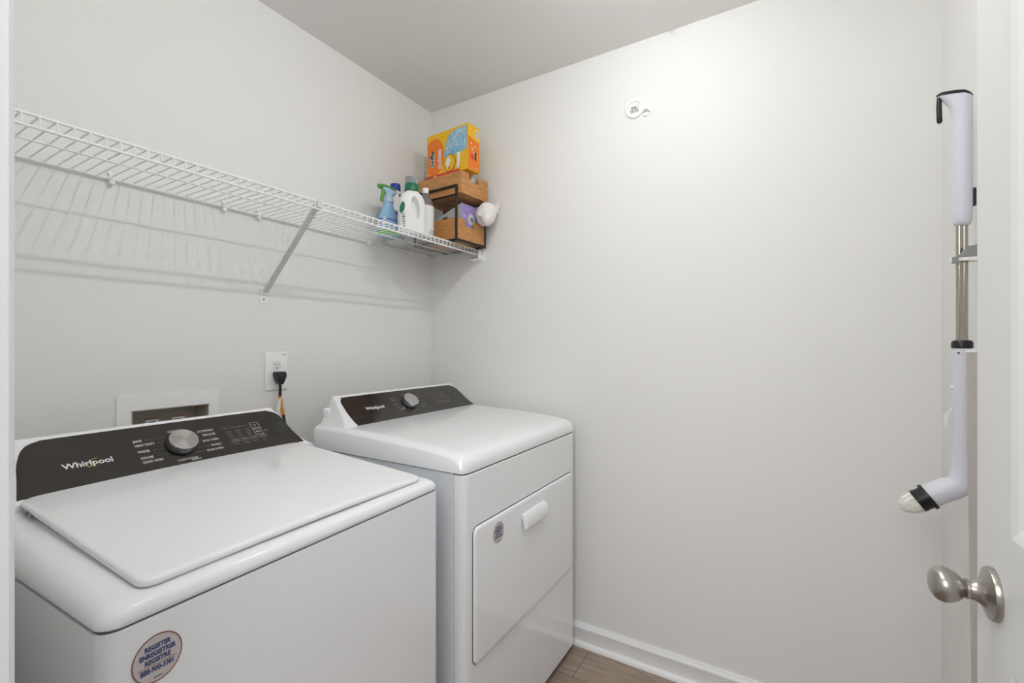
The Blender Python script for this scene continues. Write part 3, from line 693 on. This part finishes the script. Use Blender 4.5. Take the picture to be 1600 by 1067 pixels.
# sides pale grey, front purple
for f in bm.faces: f.material_index = 1 if abs(f.calc_center_median().y) < 1e-4 else 0
obj('carton_body', bm, ['cgrey', 'purple'], cp, smooth=False)
bm = NB(); TT = plane_mtx((0, -.0006, 0), (1, 0, 0), (0, 0, 1))
pts = []
for k in range(28):
    a = 2*pi*k/28; r = .030 if k % 2 else .020
    pts.append((.068+r*cos(a), .100+r*1.1*sin(a)))
flat(bm, pts, TT, 0, 0); rect(bm, .059, .078, .092, .109, TT, .0006, 1)
rect(bm, .006, .030, .110, .113, TT, 0, 0); rect(bm, .008, .034, .103, .105, TT, 0, 0)
TT = plane_mtx((-.0006, .19, 0), (0, -1, 0), (0, 0, 1)); flat(bm, [(.06, .070), (.115, .085), (.105, .115), (.075, .110)], TT, 0, 2)
obj('carton_printing', bm, ['label', 'lgrey', 'dark'], cp, smooth=False, label='white starburst and dark sketch printed on the carton')
# white bundle hanging out of the drawer
pb = OGM @ Vector((.152, -.048, .135)); bag = empty('plastic_bag_bundle', pb, 0, 'rolled white plastic bag bundle bulging from the lower drawer against the right wall', 'bag'); bag.scale = (1.12, 1.12, 1.3)
bm = NB(); rings = []
rb = random.Random(2)
for k in range(15):
    s = k/14; c = Vector((-.020+.050*s, .015-.020*s, -.022+.055*s)); rr_ = .034*min(1, (sin(pi*min(.97, s*.8+.12)))**.6)+.004
    dirv = Vector((.62, -.25, .74)).normalized(); a1_ = dirv.cross(Vector((0, 0, 1))).normalized(); b1_ = dirv.cross(a1_)
    rings.append([c+(a1_*cos(2*pi*j/24)+b1_*sin(2*pi*j/24)*1.05)*(rr_*(1+.05*sin(3*2*pi*j/24+k*.6)+.04*sin(7*2*pi*j/24-k))) for j in range(24)])
loft(bm, rings); obj('bundle', bm, 'cloth', bag)
bm = NB(); tube(bm, [(-.022, -.004, -.010), (-.024, -.016, -.018), (-.026, -.030, -.028), (-.0265, -.034, -.031)], [.022, .026, .022, .012], 18); obj('loose_roll_end', bm, 'cloth', bag, sub=1)
bm = NB(); prism(bm, [(.020, .020), (.042, .048), (.050, .046), (.038, .008)], -.030, -.012, 'y'); obj('loose_corner', bm, 'cloth', bag, bevel=.002)

# red carton lying in top drawer
pr = OGM @ Vector((.026, .012, .2145)); rc = empty('carton', pr, radians(-3), 'low red carton lying in the upper bamboo drawer under the orange box', 'box')
bm = NB(); box(bm, 0, .080, 0, .205, 0, .104); obj('carton_body', bm, 'cred', rc, smooth=False)
bm = NB(); TT = plane_mtx((-.0006, .20, 0), (0, -1, 0), (0, 0, 1)); rect(bm, .012, .036, .090, .098, TT, 0, 2); flat(bm, ell(.062, .096, .006, .004, 16), TT, 0, 1); rect(bm, 0, .2, .0865, .0885, TT, 0, 1)
obj('carton_printing', bm, ['label', 'label', 'navy'], rc, smooth=False)
# pale can in the top drawer, seen through the notch
pk = OGM @ Vector((.135, .030, .2145)); can = empty('spray_can', pk, 0, 'pale grey canister seen through the notch of the upper bamboo drawer', 'can')
bm = NB(); lathe(bm, [(.001, 0), (.022, 0), (.023, .003), (.023, .108), (.020, .116), (.010, .119), (.001, .1195)], 28); obj('can_body', bm, 'cgrey', can)
bm = NB(); lathe(bm, [(.0232, .02), (.0233, .07)], 28, cap0=False, cap1=False); obj('band', bm, 'cred', can)

# orange duster box on top
OB = Vector((-.181, -.368, ZS+.3205)); ob = empty('duster_box', OB, radians(-4), 'orange and yellow carton of dusters on top of the upper bamboo drawer', 'box')
bw, bl, bh = .078, .250, .200
bm = NB(); box(bm, 0, bw, 0, bl, 0, bh); obj('carton_body', bm, 'yellow', ob, smooth=False)
TT = plane_mtx((-.0005, bl, 0), (0, -1, 0), (0, 0, 1)) @ Matrix.Diagonal((bl/.213, 1, 1, 1))
bm = NB()
arc = [(0.004, .030)]+[(.048+.044*sin(a)*1.0, .105+.080*-cos(a)) for a in [pi*k/16 for k in range(17)]]+[(.004, .180)]
arc = [(.003, .028), (.03, .012), (.06, .016), (.082, .045), (.092, .09), (.088, .13), (.070, .165), (.045, .178), (.018, .172), (.003, .155)]; arc = smooth_poly(arc, 6, keep=(0, 9))
flat(bm, arc, TT, 0, 0)
arc2 = [(.092, .082), (.10, .12), (.108, .155), (.13, .182), (.16, .190), (.2085, .190), (.2085, .088), (.19, .086), (.17, .080), (.15, .082), (.13, .074), (.11, .072)]; arc2 = smooth_poly(arc2, 5, keep=(5, 6))
flat(bm, arc2, TT, .0005, 1)
rg = random.Random(8)
for k in range(260):
    u = .098+rg.random()*.104; v = .084+rg.random()*.096
    if u < .135 and v > .125+(u-.098)*1.2: continue
    a = rg.uniform(1.25, 1.9); l_ = .007+rg.random()*.007; mi_ = 2 if rg.random() < .35+.6*(v-.084)/.096 else 5
    flat(bm, [(u, v), (u+.0014, v), (u+.0011+l_*cos(a), v+l_*sin(a)), (u+l_*cos(a), v+l_*sin(a))], TT, .001, mi_, .0002)
flat(bm, ell(.122, .048, .030, .039, 32), TT, .0012, 4); flat(bm, ell(.122, .048, .0275, .0365, 32), TT, .0017, 3)
flat(bm, [(.110, .03), (.118, .028), (.124, .05), (.130, .058), (.118, .075), (.108, .066), (.104, .045)], TT, .0022, 2, .0003); flat(bm, ell(.121, .026, .004, .007, 12), TT, .0026, 6, .0003)
flat(bm, [(.158, .018), (.168, .016), (.175, .045), (.176, .085), (.160, .082), (.162, .05)], TT, .0012, 2)
text(bm, 'DUSTERS', .072, .035, .0215, TT, w=.0010, mi=2, rot=pi/2, bold=.0007, sx=1.0)
text(bm, 'Swiffer', .030, .050, .030, TT, w=.0010, mi=2, rot=pi/2, bold=.003, sx=.9, shear=.25)
text(bm, 'Swiffer', .030, .050, .030, TT, w=.0016, mi=4, rot=pi/2, bold=.0007, sx=.9, shear=.25)
T3 = plane_mtx((0, -.0005, 0), (1, 0, 0), (0, 0, 1))
rect(bm, .002, bw-.001, .004, .135, T3, 0, 0); flat(bm, [(.002, .135), (bw-.001, .118), (bw-.001, .130), (.002, .147)], T3, .0004, 0)
rect(bm, .052, .071, .150, .186, T3, 0, 2)
for k in range(5): rect(bm, .055, .069, .155+.006*k, .157+.006*k, T3, .0005, 4)
for (u, v) in ((.022, .118), (.030, .095), (.048, .108), (.036, .082)): flat(bm, ell(u, v, .004, .005, 5), T3, .0004, 2)
flat(bm, ell(.028, .060, .010, .013, 14), T3, .0004, 7); rect(bm, .045, .058, .050, .085, T3, .0004, 4); rect(bm, .058, .066, .052, .080, T3, .0004, 3); rect(bm, .055, .062, .012, .018, T3, .0004, 2)
obj('carton_printing', bm, ['orange', 'cblue', 'cwhite', 'yellow', 'navy', 'cmid', 'cred', 'redspot'], ob, smooth=False, label='printed name, blue duster picture and orange panels')

# ------------------------------------------------------------ laundry supply box in the wall
lx = empty('washer_outlet_box', ((bx0+bx1)/2, 0, .98), label='white recessed water supply box in the wall behind the washing machine', cat='outlet box')
cx_ = (bx0+bx1)/2; a0_, a1_, c0_, c1_ = -1.284-cx_, -1.0227-cx_, .84-.98, 1.110-.98
bm = NB(); i0, i1, k0, k1 = bx0-cx_+.0005, bx1-cx_-.0005, bz0-.98+.0005, bz1-.98-.0005
for a in ((a0_, i0, c0_, c1_), (i1, a1_, c0_, c1_), (i0, i1, c0_, k0), (i0, i1, k1, c1_)): box(bm, a[0], a[1], -.004, -.0002, a[2], a[3])
bmesh.ops.remove_doubles(bm, verts=bm.verts, dist=1e-5); obj('flange', bm, 'clip', lx, smooth=False)
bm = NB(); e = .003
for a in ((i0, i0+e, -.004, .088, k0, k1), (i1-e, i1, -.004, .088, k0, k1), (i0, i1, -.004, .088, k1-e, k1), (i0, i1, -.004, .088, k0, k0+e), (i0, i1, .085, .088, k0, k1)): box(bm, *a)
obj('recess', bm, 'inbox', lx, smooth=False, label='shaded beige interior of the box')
bm = NB(); box(bm, .062, .070, .02, .082, k1-e-.004, k1-e); obj('brown_fleck', bm, 'brown', lx, smooth=False)
for sx_ in (-.038, .030):
    bm = NB(); tube(bm, [(sx_, .05, -.118), (sx_, .05, -.01), (sx_, .05, .02)], .009, 14); v_ = obj('supply_valve', bm, 'nickel', lx)
    bm = NB(); box(bm, sx_-.016, sx_+.016, .030, .034, .005, .052); box(bm, sx_-.016, sx_+.016, .030, .0335, .052, .056, 1); rect(bm, sx_-.012, sx_+.008, .034, .047, plane_mtx((0, .0298, 0), (1, 0, 0), (0, 0, 1)), 0, 2)
    obj('valve_tag', bm, ['label', 'red', 'blue'], v_, smooth=False, label='white tag with red edge and blue lettering')

# ------------------------------------------------------------ outlet + plug
ou = empty('wall_outlet', (-.830, 0, 1.158), label='oversized white duplex outlet plate on the back wall between the appliances', cat='outlet')
bm = NB(); loft(bm, [[Vector((x, y, z)) for x, z in rrect(-.042+i, .042-i, -.0685+i, .0685-i, .004)] for i, y in ((0, -.0002), (0, -.003), (.002, -.0055), (.005, -.0062))]); obj('plate', bm, 'clip', ou)
for zc in (.0195, -.0195):
    bm = NB(); loft(bm, [[Vector((.0005+x, y, zc+z)) for x, z in [(max(-.0155, min(.0155, .0172*cos(a))), .0172*sin(a)) for a in [2*pi*k/32 for k in range(32)]]] for y in (-.006, -.0078)]); s_ = obj('receptacle', bm, 'label', ou, smooth=False)
    bm = NB(); box(bm, -.0070, -.0052, -.0082, -.0075, zc+.000, zc+.009); box(bm, .0058, .0076, -.0082, -.0075, zc+.001, zc+.008); tube(bm, [(.0004, -.0075, zc-.008), (.0004, -.0082, zc-.008)], .0026, 12); obj('slots', bm, 'dark', s_, smooth=False)
bm = NB(); tube(bm, [(0, -.006, 0), (0, -.0072, 0)], .003, 12); obj('screw', bm, 'label', ou)
bm = NB(); rect(bm, .022, .034, .056, .060, plane_mtx((0, -.0064, 0), (1, 0, 0), (0, 0, 1))); obj('small_mark', bm, 'lgrey', ou, smooth=False)
pc_ = empty('power_cord', (-.8295, -.0085, 1.1385), label='black power cord plugged into the lower socket of the wall outlet', cat='cord')
bm = NB(); rings = []
for z, hw, y0_, y1_ in ((.0155, .012, -.022, 0), (.0175, .0165, -.026, 0), (.010, .0185, -.030, 0), (0, .0165, -.032, 0), (-.012, .0125, -.031, -.001), (-.024, .0085, -.028, -.005), (-.027, .007, -.026, -.007)):
    rings.append([Vector((x, y, z)) for x, y in rrect(-hw, hw, y0_, y1_, .004)])
rings = rings[1:]
loft(bm, rings); obj('plug', bm, 'black', pc_, bevel=.0015, seg=2)
bm = NB(); tube(bm, [(0, -.0165, -.022), (0, -.017, -.04), (-.001, -.018, -.07), (.002, -.020, -.10), (.008, -.024, -.14), (.016, -.03, -.2), (.02, -.03, -.3), (.02, -.03, -.6)], .0048, 14); obj('cord', bm, 'rubber', pc_)
bm = NB(); tube(bm, [(-.001, -.0179, -.068), (.002, -.020, -.10), (.0075, -.0238, -.135)], .0062, 14); tg_ = obj('yellow_tag', bm, 'tagy', pc_, label='yellow label wrapped around the cord')
bm = NB(); TT = plane_mtx((-.012, -.024, -.10), (1, 0, 0), (.15, 0, 1)); 
flat(bm, [(-.008, -.035), (.010, -.038), (.010, .028), (-.002, .022)], TT, 0, 0); rect(bm, -.005, .002, -.02, -.018, TT, .0006, 1); obj('paper_tag', bm, ['label', 'lgrey'], pc_, smooth=False)

# ------------------------------------------------------------ sprinkler head on the right wall
sk = empty('sprinkler_head', (0, -1.049, 2.180), label='round white recessed sprinkler head high on the right wall', cat='sprinkler')
K = Matrix.Rotation(-pi/2, 4, 'Y')
bm = NB(); lathe(bm, [(.0375, 0), (.038, .003), (.036, .0065), (.030, .008), (.0265, .006), (.0255, .0015), (.010, .0012)], 40, mtx=K, cap0=False); obj('escutcheon', bm, 'clip', sk)
bm = NB(); lathe(bm, [(.012, .0008), (.012, .010), (.008, .014), (.006, .020), (.003, .021)], 20, mtx=K); fr = obj('head_frame', bm, 'clip', sk)
bm = NB(); box(bm, -.024, -.003, -.016, -.012, -.012, .016); box(bm, -.024, -.003, .008, .012, -.016, .010); box(bm, -.026, -.023, -.018, .014, -.004, .006); obj('deflector', bm, 'clip', fr, bevel=.001, seg=1)
bm = NB(); tube(bm, [(-.0215, -.002, -.001), (-.024, -.002, -.002)], .0035, 12); obj('bulb', bm, 'dark', fr)
bm = NB(); 
pts = [Vector((-.004-.004*sin(a), -.044-.012*(1-cos(a))*1.0, -.020-.004+.012*sin(a)*1.0)) for a in [pi*k/8 for k in range(9)]]
tube(bm, [(-.003, -.034, -.026), (-.009, -.038, -.018), (-.012, -.046, -.014), (-.011, -.055, -.018), (-.008, -.060, -.028)], [.003, .004, .0045, .004, .002], 10); tube(bm, [(-.0005, -.040, -.034), (-.006, -.040, -.034)], .0055, 12); box(bm, -.003, 0, -.058, -.040, -.038, -.026)
obj('curled_tab', bm, 'clip', sk, label='small curled white tab beside the ring')

# ------------------------------------------------------------ cleaning brush wand on the near right wall
wx, wy = -.342, -1.912
sb = empty('spin_scrubber', (wx, wy, .94), label='white long-handled cleaning brush clipped upright to the wall beside the door', cat='cleaning brush')
Z = lambda z: z-.94
bm = NB()
rings = []
RB = .0182
for z, r in ((1.528, .0105), (1.531, .0150), (1.540, .0174), (1.56, RB), (1.66, RB), (1.745, .0180), (1.775, RB), (1.790, .0185)):
    rings.append([Vector((r*cos(2*pi*k/32), r*sin(2*pi*k/32), Z(z))) for k in range(32)])
# flare to a beak towards the room (+y)
for z, r, ext in ((1.806, .0185, .005), (1.818, .0184, .016), (1.829, .0182, .027)):
    rings.append([Vector((r*cos(2*pi*k/32)*(1-.35*max(0, sin(2*pi*k/32))*min(1, ext*25)), r*sin(2*pi*k/32)+ext*max(0, sin(2*pi*k/32))**1.3, Z(z)+(.009 if z > 1.81 else .003)*sin(2*pi*k/32))) for k in range(32)])
loft(bm, rings); hb = obj('handle', bm, 'plast', sb)
bm = NB(); last = rings[-1]
loft(bm, [[p+Vector((0, 0, .0003)) for p in last], [Vector((p.x*1.02, p.y*1.01, p.z+.004)) for p in last], [Vector((p.x*.85, p.y*.88, p.z+.0085)) for p in last]]); obj('top_pad', bm, 'black', hb, label='black end pad')
bm = NB(); tube(bm, [(0, .0395, Z(1.836)), (0, .040, Z(1.815)), (0, .0395, Z(1.790)), (0, .039, Z(1.780)), (0, .039, Z(1.775))], [.0045, .0052, .0052, .0055, .003], 12); obj('trigger', bm, 'black', hb)
bm = NB(); box(bm, -.008, .004, -.023, -.016, Z(1.570), Z(1.612)); obj('switch', bm, 'black', hb, bevel=.003)
bm = NB(); tube(bm, [(0, .0045, Z(1.26)), (0, .0045, Z(1.535))], .0066, 24); tube(bm, [(.001, -.0040, Z(1.26)), (.001, -.0040, Z(1.535))], .0066, 24)
obj('extension_tube', bm, 'steel', sb, label='polished double metal tube')
bm = NB(); lathe(bm, [(.0160, Z(1.2425)), (.0192, Z(1.245)), (.0190, Z(1.256)), (.0165, Z(1.261)), (.011, Z(1.2625))], 32); obj('collar', bm, 'black', sb)
# lower body bending to the brush
pts = [Vector((0, 0, Z(1.2430))), Vector((0, 0, Z(1.22))), Vector((0, 0, Z(1.10))), Vector((0, 0, Z(1.00))), Vector((0, 0, Z(.962))), Vector((0, .001, Z(.940))), Vector((0, .006, Z(.925))), Vector((0, .018, Z(.916))), Vector((0, .036, Z(.9055))), Vector((0, .058, Z(.8895)))]
bm = NB(); tube(bm, pts, [.0176, .0178, .0178, .0180, .0195, .0225, .0252, .0264, .0266, .0262], 32); lo_ = obj('lower_body', bm, 'plast', sb)
e0 = pts[-1]; d_ = (pts[-1]-pts[-2]).normalized()
bm = NB(); tube(bm, [e0-d_*.002, e0+d_*.006], [.0300, .0300], 32); tube(bm, [e0+d_*.006, e0+d_*.010, e0+d_*.022, e0+d_*.024], [.0255, .0255, .0250, .0228], 32); tube(bm, [e0+d_*.018, e0+d_*.0265], [.0264, .0258], 32); obj('brush_collar', bm, 'black', lo_)
bm = NB(); rbr = random.Random(5); U = d_.cross(Vector((1, 0, 0))).normalized()
b0 = e0+d_*.024
for k in range(760):
    a = rbr.uniform(0, 2*pi); r_ = .0240*sqrt(rbr.random()); le = .041*(1-.42*(r_/.0240)**2)+rbr.uniform(-.0015, .0015)
    o_ = Vector((1, 0, 0))*cos(a)+U*sin(a)
    base = b0+o_*r_; tip = b0+d_*le+o_*(r_*.86)
    tube(bm, [base, (base+tip)/2+o_*.0010, tip], [.0011, .0011, .0005], 4)
obj('bristles', bm, 'bristle', lo_, label='cream bristles')
bm = NB(); nn = Vector((-.86, .51, 0)).normalized(); T_ = plane_mtx(nn*.0180+Vector((0, 0, Z(1.233))), (-nn.y, nn.x, 0), (0, 0, 1)); flat(bm, ell(0, 0, .0055, .005, 20), T_, 0, 0, .001); flat(bm, ell(0, 0, .0026, .0024, 16), T_, .001, 1, .0006)
obj('lock_button', bm, ['label', 'dark'], lo_, smooth=False)
bm = NB(); tube(bm, [(-.003, .0165, Z(1.108)), (-.002, .022, Z(1.096)), (-.001, .027, Z(1.090))], .0014, 8); box(bm, -.005, .004, .025, .031, Z(1.060), Z(1.090)); box(bm, -.003, .001, .027, .030, Z(1.052), Z(1.060)); obj('port_plug', bm, 'clip', lo_, bevel=.001, seg=1, label='small white port cover dangling open')
bm = NB(); tube(bm, [(-.003, .015, Z(1.152)), (-.003, .0205, Z(1.152))], .0045, 12); obj('button', bm, 'clip', lo_)
# wall clip that holds it
wc = empty('wall_clamp', (wx, YC, 1.455), label='grey and white clamp on the wall gripping the metal tube of the brush', cat='clamp')
yy = wy-YC
bm = NB(); box(bm, -.020, .020, 0, .006, -.03, .03); obj('mounting_plate', bm, 'clip', wc, bevel=.003)
bm = NB(); box(bm, -.0150, .0150, .006, yy-.0115, -.011, -.004); box(bm, -.0195, -.0125, .004, yy+.012, -.011, -.003); box(bm, .0125, .0195, .004, yy+.012, -.011, -.003); box(bm, -.0195, -.011, yy+.010, yy+.026, -.013, -.003); obj('jaw', bm, 'clip', wc, bevel=.0012, seg=2)
bm = NB(); prism(bm, [(.004, -.003), (.004, .026), (yy-.004, .022), (yy+.006, .006), (yy+.013, .002), (yy+.013, -.003)], -.0190, -.0120, 'x'); obj('grip', bm, 'greyp', wc, bevel=.0015, seg=2, label='grey gripping band')
bm = NB(); box(bm, -.0225, -.0195, yy+.011, yy+.022, -.017, -.001); obj('latch', bm, 'greyp', wc, bevel=.001, seg=2)

# ------------------------------------------------------------ pole behind the door
px_, py_ = -.475, -1.897
po_ = empty('leaning_pole', (px_-.02, py_, 0), label='plain grey round pole standing between the brush and the open door', cat='pole')
bm = NB(); tube(bm, [(-.062, 0, 0), (.016, -.004, 1.236)], .0155, 24); obj('shaft', bm, 'pole', po_)
bm = NB(); tube(bm, [(.016, -.004, 1.236), (.0161, -.004, 1.242)], .0162, 24); obj('cap', bm, 'clip', po_)
